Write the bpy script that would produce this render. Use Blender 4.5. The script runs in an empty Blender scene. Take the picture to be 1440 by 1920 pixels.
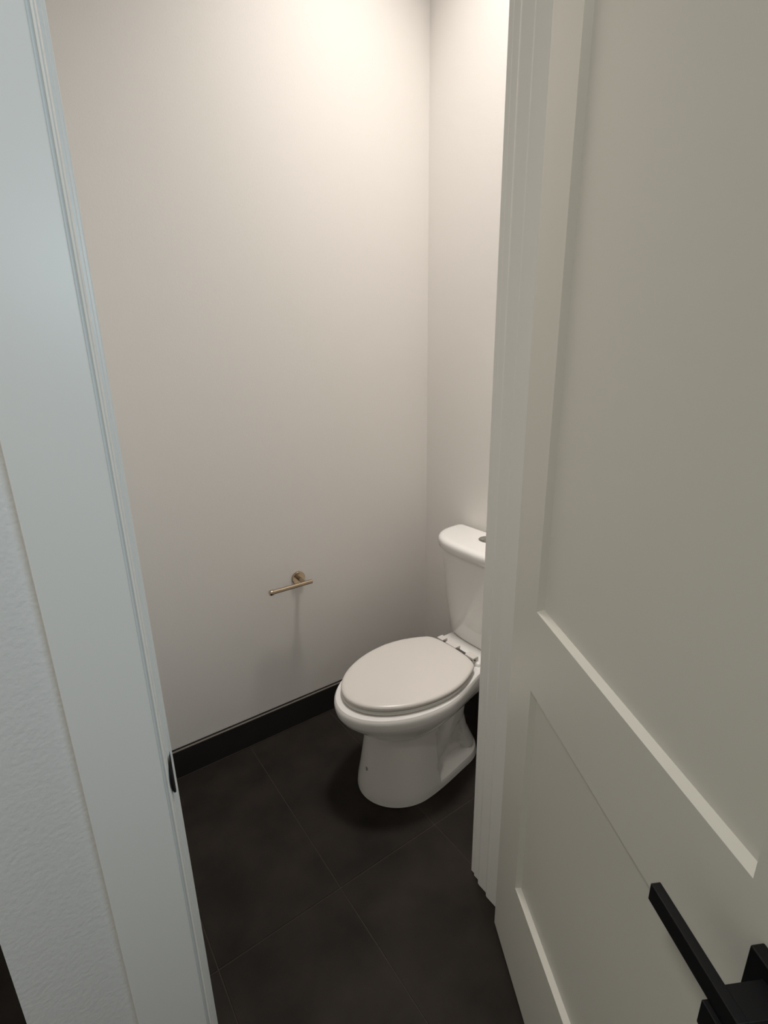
import bpy, bmesh, math, random
from mathutils import Vector, Matrix
random.seed(4)
S = bpy.context.scene
COL = S.collection

# ------------------------------------------------------------ camera
F_PX, YAW, PITCH, ROLL, EYE = 972.13, 0.610449, 0.301315, -0.017924, 1.46
cam_d = bpy.data.cameras.new('camera'); cam = bpy.data.objects.new('camera', cam_d); COL.objects.link(cam)
cam_d.sensor_fit = 'VERTICAL'; cam_d.sensor_height = 36.0; cam_d.lens = F_PX / 1920 * 36
cam_d.clip_start = 0.01
_f = Vector((math.sin(YAW)*math.cos(PITCH), math.cos(YAW)*math.cos(PITCH), -math.sin(PITCH)))
_r = Vector((math.cos(YAW), -math.sin(YAW), 0)); _u = _r.cross(_f)
_r2 = _r*math.cos(ROLL) + _u*math.sin(ROLL); _u2 = -_r*math.sin(ROLL) + _u*math.cos(ROLL)
M3 = Matrix((_r2, _u2, -_f)).transposed().to_4x4(); M3.translation = (0, 0, EYE)
cam.matrix_world = M3
S.camera = cam

# ------------------------------------------------------------ world, lights, exposure
w = bpy.data.worlds.new('world'); S.world = w; w.use_nodes = True
w.node_tree.nodes['Background'].inputs[0].default_value = (0.55, 0.62, 0.72, 1)
w.node_tree.nodes['Background'].inputs[1].default_value = 0.05
S.view_settings.view_transform = 'Standard'; S.view_settings.look = 'None'
S.view_settings.gamma = 1.0; S.view_settings.use_curve_mapping = False
S.view_settings.exposure = 0.0
TOILET_LAMP = dict(loc=(1.01, 1.19, 3.15), power=8.5, color=(1.0, 0.932, 0.875), r=0.18, spread=93)
BATH_LAMP = dict(loc=(0.45, -0.85, 1.75), power=4.15, color=(0.70, 0.865, 1.0), size=0.7, spread=130)

HALL_FILL = dict(loc=(-0.9, 0.10, 3.15), power=14.0, color=(1.0, 0.97, 0.88), r=0.16, spread=150)  # added fill, no known source: brightens the right jamb and door face

# ------------------------------------------------------------ materials
def mat(name, col, rough=0.5,  spec=0.5, metal=0.0, bump=0.0, bscale=200.0, var=0.0, vscale=3.0, col2=None, coat=0.0, world=False):
    m = bpy.data.materials.new(name); m.use_nodes = True
    nt = m.node_tree; b = nt.nodes['Principled BSDF']
    b.inputs['Base Color'].default_value = (*col, 1); b.inputs['Roughness'].default_value = rough
    b.inputs['Specular IOR Level'].default_value = spec; b.inputs['Metallic'].default_value = metal
    b.inputs['Coat Weight'].default_value = coat; b.inputs['Coat Roughness'].default_value = 0.08
    tc = nt.nodes.new('ShaderNodeTexCoord'); pos = tc.outputs['Object']
    if world: pos = nt.nodes.new('ShaderNodeNewGeometry').outputs['Position']   # continuous over separate tiles
    if var > 0:
        n = nt.nodes.new('ShaderNodeTexNoise'); n.inputs['Scale'].default_value = vscale; n.inputs['Detail'].default_value = 6
        nt.links.new(pos, n.inputs['Vector'])
        r = nt.nodes.new('ShaderNodeValToRGB'); r.color_ramp.elements[0].position = 0.3; r.color_ramp.elements[1].position = 0.7
        c2 = col2 or tuple(c*(1-var) for c in col)
        r.color_ramp.elements[0].color = (*c2, 1); r.color_ramp.elements[1].color = (*col, 1)
        nt.links.new(n.outputs['Fac'], r.inputs['Fac']); nt.links.new(r.outputs['Color'], b.inputs['Base Color'])
    if bump > 0:
        n = nt.nodes.new('ShaderNodeTexNoise'); n.inputs['Scale'].default_value = bscale; n.inputs['Detail'].default_value = 3
        nt.links.new(pos, n.inputs['Vector'])
        bp = nt.nodes.new('ShaderNodeBump'); bp.inputs['Strength'].default_value = bump; bp.inputs['Distance'].default_value = 0.002
        nt.links.new(n.outputs['Fac'], bp.inputs['Height']); nt.links.new(bp.outputs['Normal'], b.inputs['Normal'])
    return m
M = dict(
    wall=mat('wall_paint', (0.86, 0.835, 0.80), 0.75, 0.25, bump=0.10, bscale=260),
    orange_peel=mat('textured_wall_paint', (0.80, 0.80, 0.785), 0.6, 0.35, bump=0.35, bscale=150),
    ceiling=mat('ceiling_paint', (0.88, 0.87, 0.85), 0.85, 0.2, bump=0.1, bscale=180),
    trim=mat('semi_gloss_trim_paint', (0.86, 0.86, 0.83), 0.34, 0.36, bump=0.03, bscale=40),
    door=mat('door_paint', (0.72, 0.715, 0.655), 0.38, 0.4, bump=0.03, bscale=60),
    tile=mat('charcoal_tile', (0.031, 0.0255, 0.0215), 0.65, 0.12, var=0.5, vscale=6.5, bump=0.05, bscale=120, world=True),
    grout=mat('grout', (0.052, 0.044, 0.037), 0.9, 0.2, bump=0.2, bscale=300),
    base=mat('charcoal_base_tile', (0.026, 0.024, 0.023), 0.5, 0.35, var=0.25, vscale=6),
    edge=mat('anodised_edge_strip', (0.30, 0.27, 0.24), 0.4, 0.5, metal=0.6),
    caulk=mat('dark_joint', (0.03, 0.028, 0.026), 0.9, 0.1),
    china=mat('vitreous_china', (0.86, 0.85, 0.825), 0.12, 0.5, coat=0.3),
    seat=mat('seat_plastic', (0.72, 0.69, 0.65), 0.28, 0.4),
    chrome=mat('brushed_chrome', (0.42, 0.41, 0.39), 0.3, 0.5, metal=1.0),
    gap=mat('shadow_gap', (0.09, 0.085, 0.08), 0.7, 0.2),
    nickel=mat('champagne_bronze', (0.45, 0.36, 0.26), 0.22, 0.5, metal=1.0),
    black=mat('matte_black_metal', (0.004, 0.004, 0.005), 0.5, 0.25),
    mark=mat('grey_scuff', (0.30, 0.29, 0.28), 0.7, 0.2),
)
def emis(name, col, s):
    m = bpy.data.materials.new(name); m.use_nodes = True; nt = m.node_tree
    b = nt.nodes['Principled BSDF']; b.inputs['Emission Color'].default_value = (*col, 1); b.inputs['Emission Strength'].default_value = s
    return m

# ------------------------------------------------------------ helpers
def link(name, me, m, parent=None):
    o = bpy.data.objects.new(name, me); COL.objects.link(o)
    if m is not None and not me.materials: me.materials.append(m)
    if parent is not None: o.parent = parent
    return o
def finish(bm, name, m, parent=None, smooth=None, bevel=0.0, seg=2, wn=False):
    bmesh.ops.recalc_face_normals(bm, faces=bm.faces)
    if bevel > 0:
        es = [e for e in bm.edges if len(e.link_faces) == 2 and e.calc_face_angle(0) > math.radians(30)]
        bmesh.ops.bevel(bm, geom=es, offset=bevel, segments=seg, profile=0.5, affect='EDGES', clamp_overlap=True)
    me = bpy.data.meshes.new(name); bm.to_mesh(me); bm.free()
    if smooth is not None:
        me.polygons.foreach_set('use_smooth', [True]*len(me.polygons))
        me.set_sharp_from_angle(angle=math.radians(smooth))
    o = link(name, me, m, parent)
    if wn:
        md = o.modifiers.new('weighted_normals', 'WEIGHTED_NORMAL'); md.mode = 'FACE_AREA'; md.weight = 100; md.keep_sharp = True
    return o
def add_box(bm, x0, x1, y0, y1, z0, z1):
    vs = [bm.verts.new((x, y, z)) for x in (x0, x1) for y in (y0, y1) for z in (z0, z1)]
    for f in ((0,1,3,2), (4,6,7,5), (0,4,5,1), (2,3,7,6), (0,2,6,4), (1,5,7,3)):
        bm.faces.new([vs[i] for i in f])
def box(name, m, x0, x1, y0, y1, z0, z1, parent=None, bevel=0.0, seg=2):
    bm = bmesh.new(); add_box(bm, x0, x1, y0, y1, z0, z1)
    return finish(bm, name, m, parent, smooth=50 if bevel and seg > 1 else None, bevel=bevel, seg=seg, wn=bool(bevel) and seg > 1)
def prism(name, m, poly, z0, z1, parent=None, smooth=40):
    bm = bmesh.new()
    a = [bm.verts.new((x, y, z0)) for x, y in poly]; b = [bm.verts.new((x, y, z1)) for x, y in poly]
    n = len(poly)
    for i in range(n): bm.faces.new((a[i], a[(i+1) % n], b[(i+1) % n], b[i]))
    bm.faces.new(a[::-1]); bm.faces.new(b)
    return finish(bm, name, m, parent, smooth=smooth, wn=True)
def loft(bm, rings, cap0=True, cap1=True):
    R = [[bm.verts.new(p) for p in r] for r in rings]; n = len(R[0])
    for a, b in zip(R, R[1:]):
        for i in range(n): bm.faces.new((a[i], a[(i+1) % n], b[(i+1) % n], b[i]))
    if cap0: bm.faces.new(R[0][::-1])
    if cap1: bm.faces.new(R[-1])
def lathe(name, m, prof, origin, axis, parent=None, n=40, smooth=40):
    ax = Vector(axis).normalized(); t = Vector((0, 0, 1)) if abs(ax.z) < 0.9 else Vector((1, 0, 0))
    e1 = ax.cross(t).normalized(); e2 = ax.cross(e1); o = Vector(origin)
    bm = bmesh.new()
    loft(bm, [[o + ax*h + (e1*math.cos(2*math.pi*i/n) + e2*math.sin(2*math.pi*i/n))*r for i in range(n)] for r, h in prof])
    return finish(bm, name, m, parent, smooth=smooth)
def empty(name, loc, rz=0.0):
    o = bpy.data.objects.new(name, None); COL.objects.link(o); o.location = loc; o.rotation_euler = (0, 0, rz)
    o.empty_display_size = 0.1
    return o
def tag(o, label, cat):
    o['label'] = label; o['category'] = cat; return o
def struct(o, label):
    o['kind'] = 'structure'; o['label'] = label; return o
def smooth01(t):
    t = max(0.0, min(1.0, t)); return t*t*(3-2*t)
def interp(tab, z):
    # smooth (monotone cubic-ish) interpolation of rows (z, a, b, ...)
    if z <= tab[0][0]: return tab[0][1:]
    for p, q in zip(tab, tab[1:]):
        if z <= q[0]:
            t = (z-p[0])/(q[0]-p[0]); return tuple(a+(b-a)*t for a, b in zip(p[1:], q[1:]))
    return tab[-1][1:]

# ------------------------------------------------------------ the setting: shell
YN, YF = 0.655, 0.782            # door wall: near and far faces
YB, XR = 1.675, 1.3985           # wall with paper holder, wall behind the tank
XL0, XL1 = -0.136, -0.021        # side partition
JL, JR = 0.0888, 0.842           # clear opening
HEAD, H = 2.44, 3.20
BX0, BX1, BY0, BY1 = -2.0, 2.3, -1.0, 3.2

fl = struct(box('floor', M['grout'], BX0, BX1, BY0, BY1, -0.06, -0.0015), 'dark charcoal tiled floor with thin brown grout lines')
TX, TY, G = 0.3515, 0.70, 0.0028
TX0, TY0 = 0.511, 0.980
tile_cache = {}
for i in range(-8, 7):
    for j in range(-4, 5):
        x0, x1 = TX0+i*TX+G/2, TX0+(i+1)*TX-G/2; y0, y1 = TY0+j*TY+G/2, TY0+(j+1)*TY-G/2
        x0, x1, y0, y1 = max(x0, BX0), min(x1, BX1), max(y0, BY0), min(y1, BY1)
        if x1-x0 < 0.02 or y1-y0 < 0.02: continue
        key = (round(x1-x0, 4), round(y1-y0, 4))
        if key not in tile_cache:
            t = box('tile', M['tile'], 0, x1-x0, 0, y1-y0, -0.009, 0, fl, bevel=0.0008, seg=1); tile_cache[key] = t.data
        else:
            t = link('tile', tile_cache[key], None, fl)
        t.location = (x0, y0, 0)
struct(box('ceiling', M['ceiling'], BX0, BX1, BY0, BY1, H, H+0.1), 'white ceiling above the toilet room and bathroom')
# toilet room
struct(box('wall_back', M['wall'], XL1, XR+0.12, YB, YB+0.115, 0, H), 'off-white painted wall with the toilet paper holder')
struct(box('wall_right', M['wall'], XR, XR+0.12, YF, YB, 0, H), 'off-white painted wall behind the toilet tank')
struct(box('wall_left', M['wall'], XL0, XL1, YF, BY1, 0, H), 'painted side wall of the toilet room, beyond the left door trim')
bm = bmesh.new()
add_box(bm, XL0, JL-0.019, YN, YF, 0, H); add_box(bm, JR+0.019, BX1, YN, YF, 0, H); add_box(bm, JL-0.019, JR+0.019, YN, YF, HEAD+0.019, H)
struct(finish(bm, 'wall_front', M['orange_peel']), 'textured white wall around the doorway, left of the door trim')
# bathroom shell behind the camera
struct(box('wall_far_left', M['wall'], BX0-0.1, BX0, BY0, BY1, 0, H), 'painted far left wall of the bathroom')
struct(box('wall_far_right', M['wall'], BX1, BX1+0.1, BY0, YF, 0, H), 'painted far right wall of the bathroom')
struct(box('wall_rear', M['wall'], BX0, BX1, BY0-0.1, BY0, 0, H), 'painted wall behind the camera')
struct(box('wall_passage', M['wall'], BX0, XL0, BY1, BY1+0.1, 0, H), 'painted end wall of the passage on the left')

# dark tile baseboards with a thin edge strip on top
def baseboard(name, x0, x1, y0, y1, label):
    # x0..x1, y0..y1 footprint (11 mm thick)
    b = struct(box(name, M['base'], x0, x1, y0, y1, 0.0008, 0.113, bevel=0.0008, seg=1), label)
    return b
bb = baseboard('baseboard_back', XL1, XR, YB-0.011, YB, 'dark charcoal tile baseboard under the paper holder wall')
box('edge_strip', M['edge'], XL1, XR, YB-0.0105, YB-0.0015, 0.113, 0.1165, bb, bevel=0.001, seg=1)['label'] = 'thin pale metal strip on the baseboard top'
box('caulk_joint', M['caulk'], XL1, XR, YB-0.004, YB, 0.1165, 0.1200, bb)['label'] = 'dark joint line above the strip'
box('grout_joint', M['grout'], XL1, XR-0.011, YB-0.0135, YB-0.011, 0.0002, 0.003, bb)
bb = baseboard('baseboard_right', XR-0.011, XR, YF, YB-0.011, 'dark charcoal tile baseboard behind the toilet')
box('edge_strip', M['edge'], XR-0.0105, XR-0.0015, YF, YB-0.011, 0.113, 0.119, bb, bevel=0.001, seg=1)
baseboard('baseboard_left', XL1, XL1+0.011, YF, YB-0.011, 'dark tile baseboard on the hidden side wall of the toilet room')

# ------------------------------------------------------------ door frame
def casing_poly(xo, xi, yb, yf, sgn=1):
    # outer edge xo, inner edge xi (xi further along +x); yb wall side, yf front side
    d = yf-yb; q = lambda t: yb+d*t
    L = xi-xo
    P = [(xo, yb), (xo, q(.88)), (xo+.0006, q(.96)), (xo+.002, yf), (xi-.0115, yf), (xi-.0103, q(.97)), (xi-.0095, q(.86)),
         (xi-.0090, q(.72)), (xi-.0075, q(.70)), (xi-.0066, q(.74))]
    for k in range(7):
        a = math.pi*(1-k/6); P.append((xi-.0039+.0022*math.cos(a), q(.76)+(q(.95)-q(.76))*math.sin(a)))
    P += [(xi-.0012, q(.70)), (xi-.0006, q(.62)), (xi, q(.50)), (xi, yb)]
    return P
ci = 0.0838
pl = casing_poly(-0.0165, ci, YN, YN-0.018)
struct(prism('trim_1', M['trim'], pl, 0.0008, HEAD+0.11), 'white moulded door casing on the left of the doorway')
xi_r = JR+0.005
plr = [(2*0.0-x, y) for x, y in pl]
off = xi_r + ci
struct(prism('trim_2', M['trim'], [(x+off, y) for x, y in plr], 0.0008, HEAD+0.11), 'white moulded door casing behind the open door')
struct(box('trim_3', M['trim'], ci, xi_r, YN-0.018, YN, HEAD+0.006, HEAD+0.11, bevel=0.002), 'white head casing above the doorway')
jl = struct(box('trim_4', M['trim'], JL-0.019, JL, YN, YF, 0.0008, HEAD+0.019, bevel=0.0015), 'white left door jamb with black strike plate')
box('door_stop', M['trim'], JL, JL+0.010, YN+0.045, YN+0.080, 0.0008, HEAD, jl, bevel=0.002)
jr = struct(box('trim_5', M['trim'], JR, JR+0.019, YN-0.005, YF, 0.0008, HEAD+0.019, bevel=0.002), 'white right door jamb with stepped stop')
st = prism('door_stop', M['trim'], [(JR, YN+0.017), (JR-0.0135, YN+0.017), (JR-0.0155, YN+0.019), (JR-0.0155, YN+0.062), (JR-0.0135, YN+0.066),
      (JR-0.0095, YN+0.069), (JR-0.0082, YN+0.073), (JR-0.0080, YN+0.098), (JR-0.0065, YN+0.104), (JR-0.0035, YN+0.107), (JR, YN+0.108)], 0.0008, HEAD, jr, smooth=50)
struct(box('trim_6', M['trim'], JL, JR, YN, YF, HEAD, HEAD+0.019), 'white head jamb above the doorway')
# inner casings, on the toilet-room side
for nm, a, b, lb in (('trim_7', JL-0.019, JL-0.005, 'narrow white inner trim at the left jamb, toilet side'), ('trim_8', JR+0.005, JR+0.10, 'white inner casing right of the doorway, toilet side')):
    struct(box(nm, M['trim'], a, b, YF, YF+0.016, 0.0008, HEAD+0.10, bevel=0.002), lb)

# strike plate with a curled D-shaped lip
def strike(parent):
    bm = bmesh.new(); n = 18; th = 0.0012; zc, hh = 0.901, 0.030
    # tongue grid: across (curl) and along z
    prof = [(0.0892, YN+0.030), (0.0892, YN+0.002), (0.0882, YN-0.0040), (0.0873, YN-0.0100), (0.0861, YN-0.0150), (0.0847, YN-0.0180), (0.0830, YN-0.0198), (0.0812, YN-0.0206)]
    rows = []
    for k in range(n+1):
        t = -1+2*k/n; z = zc+hh*t; reach = max(0.0, 1-abs(t)**2)**0.8
        row = []
        for q, (x, y) in enumerate(prof):
            if q <= 2: row.append((x, y, z))
            else:
                f = reach; bx, by = prof[2]
                row.append((bx+(x-bx)*f, by+(y-by)*f, z))
        rows.append(row)
    F = [[bm.verts.new(p) for p in r] for r in rows]
    for a, b in zip(F, F[1:]):
        for i in range(len(prof)-1): bm.faces.new((a[i], a[i+1], b[i+1], b[i]))
    o = finish(bm, 'strike_plate', M['black'], parent, smooth=60)
    md = o.modifiers.new('s', 'SOLIDIFY'); md.thickness = th; md.offset = 0
    return o
sp = strike(jl); sp['label'] = 'black metal strike plate lip curling round the jamb edge'

# ------------------------------------------------------------ the door, swung open towards the camera
DS = math.atan2(-0.87332, -0.48716)               # direction hinge -> free edge
dr = empty('door_1', (0.7887, 0.6519, 0.0), DS)   # local +x along the leaf, local y: outer side is +y, inner face y = 0
struct(dr, 'off-white two-panel door standing open on the right')
W, T, Z0, Z1 = 0.745, 0.035, 0.012, 2.432
ST, RZ = 0.1125, 0.0112
R1, R2, R3, R4 = 0.284, 0.8125, 0.986, Z1-0.115
SG = 1.0   # +y is away from the camera
def dbox(name, x0, x1, y0, y1, z0, z1, m='door', bevel=0.0012, parent=None):
    return box(name, M[m], x0, x1, min(SG*y0, SG*y1), max(SG*y0, SG*y1), z0, z1, parent or dr, bevel=bevel)
dbox('stile', 0, ST, 0, T, Z0, Z1, bevel=0); dbox('stile', W-ST, W, 0, T, Z0, Z1, bevel=0)
for a, b in ((Z0, R1), (R2, R3), (R4, Z1)): dbox('rail', ST, W-ST, 0, T, a, b, bevel=0)
for a, b in ((R1, R2), (R3, R4)): dbox('panel', ST-0.004, W-ST+0.004, RZ, T-RZ, a-0.004, b+0.004, bevel=0)
for a, b in ((R1, R2), (R3, R4)):
    bm = bmesh.new(); run = 0.0072
    def loop(d, y): return [bm.verts.new(p) for p in ((ST+d, y, a+d), (W-ST-d, y, a+d), (W-ST-d, y, b-d), (ST+d, y, b-d))]
    A, B, D = loop(0, 0.0), loop(run, RZ), loop(0, RZ)
    for P, Q in ((A, B), (B, D), (D, A)):
        for i in range(4): bm.faces.new((P[i], P[(i+1) % 4], Q[(i+1) % 4], Q[i]))
    finish(bm, 'panel_moulding', M['door'], dr)
# lever handle (inner side: y < 0)
hd = dbox('handle_rose', 0.657, 0.715, -0.014, 0, 0.881, 0.940, 'black', 0.0015); hd['label'] = 'square black rose'
bm = bmesh.new(); add_box(bm, 0.583, 0.703, -0.061, -0.050, 0.9035, 0.9255)
lv = finish(bm, 'lever', M['black'], hd, smooth=50, bevel=0.001, wn=True); lv['label'] = 'flat straight black lever'
nk = dbox('neck', 0.675, 0.703, -0.055, -0.012, 0.900, 0.9250, 'black', 0.001, hd)
hb = dbox('hub', 0.672, 0.706, -0.066, -0.030, 0.874, 0.9032, 'black', 0.001, hd)

# ------------------------------------------------------------ toilet paper holder
ph = empty('toilet_paper_holder', (0.766, YB, 0.642)); tag(ph, 'empty brushed bronze toilet paper holder on the off-white wall left of the toilet', 'toilet paper holder')
lathe('wall_plate', M['nickel'], [(0.0245, 0), (0.026, 0.001), (0.026, 0.0085), (0.0245, 0.010), (0.002, 0.0103)], (0, -0.0001, 0), (0, -1, 0), ph)
lathe('post', M['nickel'], [(0.0075, 0.009), (0.0075, 0.062), (0.006, 0.064)], (0, 0, 0), (0, -1, 0), ph, n=24)
br = lathe('bar', M['nickel'], [(0.0065, 0), (0.0078, 0.001), (0.0078, 0.155), (0.0078, 0.156)], (0.027, -0.065, 0.0015), (-1, 0, 0), ph, n=28)
lathe('end_cap', M['nickel'], [(0.0078, 0.155), (0.0098, 0.156), (0.0102, 0.159), (0.0102, 0.167), (0.0085, 0.1695), (0.002, 0.170)], (0.027, -0.065, 0.0015), (-1, 0, 0), br, n=28)

# ------------------------------------------------------------ toilet
CY = 1.222
to = empty('toilet', (XR, CY, 0), 0.024); tag(to, 'white two-piece toilet with closed elongated lid on dark floor tiles', 'toilet')
def wl(x, y, z): return (x-XR, y, z)      # world x -> toilet local
def outline(xf, xb, hw, xm, wr, endr, n=44, pf=1.95, pe=2.4, xs=None, convex=False):
    # egg-shaped half outline along x; returns list of (x, w) from front to back
    out = []
    L = xb-xf
    for k in range(n+1):
        x = xf + L*(0.5-0.5*math.cos(math.pi*k/n))
        if x <= xm:
            q = (xm-x)/(xm-xf); wv = hw*max(0.0, 1-q**pf)**(1/pf)
        else:
            t = (x-xm)/max(1e-6, (xs or xb)-xm)
            wv = hw+(wr-hw)*(min(1.0, t*t) if convex else smooth01(t))
        if x > xb-endr:
            q = (x-(xb-endr))/endr; wv *= max(0.0, 1-q**pe)**(1/pe)
        out.append((x, wv))
    return out
def ring(ol, z, mod=None):
    pts = []
    for x, wv in ol: pts.append((x, -wv))
    for x, wv in ol[::-1][1:-1]: pts.append((x, wv))
    return [wl(x, (mod(x, y, z) if mod else y), z) for x, y in pts]
# rows: z, front x, rear x, half width, x of max width, rear half width, end rounding, recess x, x where the rear width is reached
BOWL = [
 (0.0005, 0.7410, 1.226, .142, .90, .108, .11, 1.226),
 (0.004, 0.7380, 1.230, .145, .90, .110, .11, 1.23),
 (0.030, 0.7410, 1.226, .143, .90, .106, .11, 1.226),
 (0.075, 0.7500, 1.205, .136, .90, .095, .10, 1.20),
 (0.120, 0.7580, 1.185, .130, .90, .085, .09, 1.18),
 (0.180, 0.7680, 1.172, .124, .90, .080, .09, 1.17),
 (0.240, 0.7760, 1.178, .120, .90, .082, .09, 1.17),
 (0.254, 0.7760, 1.188, .120, .90, .086, .09, 1.17),
 (0.258, 0.7660, 1.196, .127, .90, .088, .09, 1.17),
 (0.266, 0.7500, 1.212, .138, .90, .090, .09, 1.17),
 (0.280, 0.7290, 1.240, .152, .91, 0.104, .09, 1.24),
 (0.298, 0.7080, 1.275, .164, .92, 0.109, .08, 1.24),
 (0.316, 0.6880, 1.320, .174, .93, 0.114, .06, 1.24),
 (0.334, 0.6710, 1.350, .183, .94, 0.117, .05, 1.24),
 (0.350, 0.6620, 1.365, .1875, .94, 0.119, .04, 1.24),
 (0.366, .6590, 1.370, .1895, .94, 0.120, .03, 1.24),
 (0.378, .6605, 1.370, .1885, .94, 0.120, .03, 1.24),
 (0.387, .6660, 1.368, .1835, .94, 0.118, .03, 1.24),
 (0.3905, .6790, 1.364, .1720, .94, 0.114, .03, 1.24),
]
XREC = 0.965
def side_mod(x, y, z):
    # sides behind the pedestal column are hollowed; the trapway stands proud in the hollow; a foot flange stays at the floor
    s = 1 if y > 0 else -1; a = abs(y)
    fade = smooth01((z-0.028)/0.018)*smooth01((0.300-z)/0.05)
    k = smooth01((x-XREC)/0.012)*fade
    if k <= 0: return y
    deep = min(a, 0.072)
    # S-shaped trapway: path from (1.00,.10) up to (1.08,.22), over and down to (1.17,.08)
    path = [(0.985, .075), (1.02, .12), (1.055, .185), (1.10, .225), (1.14, .20), (1.155, .14), (1.16, .07)]
    d = 9.0
    for (ax, az), (bx, bz) in zip(path, path[1:]):
        t = max(0, min(1, ((x-ax)*(bx-ax)+(z-az)*(bz-az))/((bx-ax)**2+(bz-az)**2)))
        d = min(d, math.hypot(x-ax-t*(bx-ax), z-az-t*(bz-az)))
    bulge = 0.028*math.sqrt(max(0.0, 1-(d/0.036)**2)) if d < 0.036 else 0.0
    return s*(a+(min(a, deep+bulge)-a)*k)
zs = []
for p, q in zip(BOWL, BOWL[1:]):
    n = max(1, int(round((q[0]-p[0])/0.006)))
    zs += [p[0]+(q[0]-p[0])*i/n for i in range(n)]
zs.append(BOWL[-1][0])
rings = []
for z in zs:
    xf, xb, hw, xm, wr, er, xs = interp(BOWL, z)
    rings.append(ring(outline(xf, xb, hw, xm, wr, er, n=90, xs=xs), z, side_mod))
bm = bmesh.new(); loft(bm, rings)
bowl = finish(bm, 'bowl', M['china'], to, smooth=32)
# raised deck that carries the tank
bm = bmesh.new()
DK = [(.386, .000), (.397, .000), (.4025, .003), (.4045, .008)]
loft(bm, [ring(outline(1.158+d, 1.372-d*.5, .112-d, 1.19, .112-d, .02, n=40, pf=5, pe=3), z) for z, d in DK])
finish(bm, 'tank_deck', M['china'], bowl, smooth=40)
# seat ring and lid
def plate(name, m, xf, xb, hw, rows, parent, wr=0.108, er=.028, xm=.955, xs=None):
    bm = bmesh.new()
    loft(bm, [ring(outline(xf+d, xb-d*.6, hw-d, xm, wr-d, er, n=64, xs=xs, pe=2.6, convex=True), z) for z, d in rows])
    return finish(bm, name, m, parent, smooth=45)
sr = plate('seat_ring', M['seat'], .687, 1.150, .1755, [(.3915, .006), (.393, .002), (.396, 0), (.402, 0), (.4050, .002), (.4060, .006)], to)
ld = plate('lid', M['seat'], .686, 1.152, .1765, [(.4085, .006), (.4095, .002), (.4125, .0), (.4175, .0), (.4215, .002), (.4240, .0055), (.4256, .011), (.4268, .022), (.4276, .045), (.428, .08)], to)
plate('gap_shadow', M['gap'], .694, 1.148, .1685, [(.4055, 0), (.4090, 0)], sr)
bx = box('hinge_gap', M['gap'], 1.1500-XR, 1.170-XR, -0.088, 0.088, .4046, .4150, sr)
for y0, y1 in ((-0.094, -0.052), (-0.004, 0.050), (0.064, 0.094)):
    hg = box('hinge', M['seat'], 1.1535-XR, 1.180-XR, y0, y1, .4046, .4230, to, bevel=0.002)
    lathe('hinge_pin', M['gap'], [(.0032, 0.0), (.0032, 0.006)], (1.1600-XR, y0-.003, .4150), (0, 1, 0), hg, n=14)
# tank
def tank_ring(xf, xb, hw, z, n=2.9, rad=0.018):
    # D-shaped plan: flat back at xb with small corner radii, superelliptic bulging front at xf
    half = [(xb, hw-rad)]
    for k in range(1, 6):
        a = math.pi/2*k/6; half.append((xb-rad+rad*math.cos(a), hw-rad+rad*math.sin(a)))
    x1 = xb-rad; L = x1-xf
    for k in range(0, 37):
        a = math.pi/2*k/36
        half.append((x1-L*math.sin(a)**(2/n), hw*math.cos(a)**(2/n) if k < 36 else 0.0))
    return [wl(x, y, z) for x, y in half] + [wl(x, -y, z) for x, y in half[::-1][1:]]
bm = bmesh.new()
TB = [(.4040, 1.243, 1.376, .158), (.4065, 1.236, 1.381, .165), (.413, 1.232, 1.383, .169), (.50, 1.223, 1.384, .180), (.60, 1.213, 1.385, .192),
      (.70, 1.205, 1.385, .204), (.752, 1.202, 1.385, .209)]
loft(bm, [tank_ring(b, c, d, z) for z, b, c, d in TB])
tk = finish(bm, 'tank', M['china'], to, smooth=40)
bm = bmesh.new()
LB = [(.7525, 1.199, 1.385, .213), (.754, 1.195, 1.388, .218), (.758, 1.191, 1.389, .221), (.781, 1.189, 1.389, .223), (.788, 1.191, 1.388, .221), (.7935, 1.196, 1.384, .216),
      (.7965, 1.204, 1.379, .209), (.7978, 1.218, 1.37, .197)]
loft(bm, [tank_ring(b, c, d, z) for z, b, c, d in LB])
tl = finish(bm, 'tank_lid', M['china'], to, smooth=45)
fb = lathe('flush_button', M['chrome'], [(.036, 0), (.036, .0012), (.0335, .002), (.0325, .0008), (.003, .0008)], (1.324-XR, 0.012, .7978), (0, 0, 1), tl, n=40)
def half_disc(name, s):
    pts = [(0.030*math.cos(a), s*(0.0012+0.0290*math.sin(a))) for a in [math.pi*k/16 for k in range(17)]]
    bm = bmesh.new(); loft(bm, [[(1.324-XR+x, 0.012+y, z) for x, y in pts] for z in (.7985, .8004)])
    return finish(bm, name, M['chrome'], fb, smooth=40)
half_disc('button_half', 1); half_disc('button_half', -1)
# grey scuff low on the pedestal front
bm = bmesh.new()
def bowl_front(z):
    xf, xb, hw, xm, wr, er, xs = interp(BOWL, z); return xf, hw, xm
def ped_pt(ang, z, lift=0.0006):
    xf, hw, xm = bowl_front(z); a = xm-xf
    return wl(xm-(a+lift)*math.cos(ang), (hw+lift)*math.sin(ang), z)
ctr = (0.02, 0.105)
vs = [bm.verts.new(ped_pt(ctr[0]+0.045*math.cos(t)*(1+.3*math.sin(3*t)), ctr[1]+0.009*math.sin(t)*(1+.25*math.cos(2*t)))) for t in [2*math.pi*k/14 for k in range(14)]]
bm.faces.new(vs); finish(bm, 'scuff', M['mark'], bowl)['label'] = 'small grey scuff mark on the pedestal'

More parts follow.
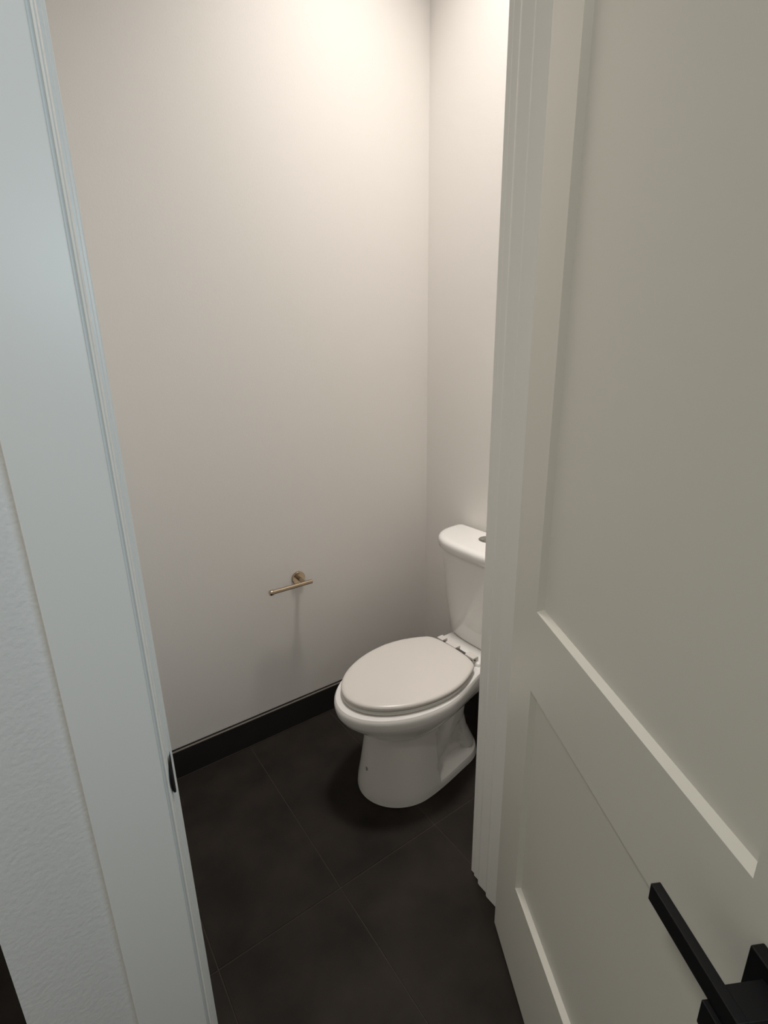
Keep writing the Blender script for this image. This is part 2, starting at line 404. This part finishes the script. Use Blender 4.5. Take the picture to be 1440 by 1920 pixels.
# ------------------------------------------------------------ lamps
def area(name, d, shape, size, rot, parent, size_y=None):
    l = bpy.data.lights.new(name, 'AREA'); l.energy = d['power']; l.color = d['color']; l.shape = shape; l.size = size; l.spread = math.radians(d['spread'])
    if size_y: l.size_y = size_y
    o = bpy.data.objects.new(name, l); COL.objects.link(o); o.rotation_euler = rot; o.parent = parent
    return o
cl = empty('ceiling_light', (TOILET_LAMP['loc'][0], TOILET_LAMP['loc'][1], H)); tag(cl, 'round flush ceiling light above the toilet', 'ceiling light')
r = TOILET_LAMP['r']
lathe('housing', M['ceiling'], [(r+.02, -0.0003), (r+.02, -0.028), (r+.004, -0.032), (r+.002, -0.026), (0.01, -0.026)], (0, 0, 0), (0, 0, 1), cl)
a = area('lamp', TOILET_LAMP, 'DISK', 2*r, (0, 0, 0), cl); a.location = (0, 0, -0.033)
hl = empty('hall_fill_light', (HALL_FILL['loc'][0], HALL_FILL['loc'][1], H)); tag(hl, 'added unseen fill light, round and flush on the ceiling outside the doorway', 'ceiling light')
r = HALL_FILL['r']
lathe('housing', M['ceiling'], [(r+.02, -0.0003), (r+.02, -0.028), (r+.004, -0.032), (r+.002, -0.026), (0.01, -0.026)], (0, 0, 0), (0, 0, 1), hl)  # housing made up to go with the added fill light
a = area('lamp', HALL_FILL, 'DISK', 2*r, (0, 0, 0), hl); a.location = (0, 0, -0.033)
vl = empty('vanity_light', (BATH_LAMP['loc'][0], BY0, BATH_LAMP['loc'][2])); tag(vl, 'cool white bar light on the wall behind the camera', 'wall light')
s = BATH_LAMP['size']
box('back_plate', M['chrome'], -s/2-.02, s/2+.02, 0.0003, 0.02, -0.05, 0.05, vl, bevel=0.003)
box('diffuser_box', M['ceiling'], -s/2-.01, s/2+.01, 0.02, 0.09, -0.04, 0.04, vl, bevel=0.004)
a = area('lamp', BATH_LAMP, 'RECTANGLE', s, (math.radians(90), 0, 0), vl, 0.07); a.location = (0, 0.092, 0)
a.rotation_euler = (math.radians(90), 0, 0)
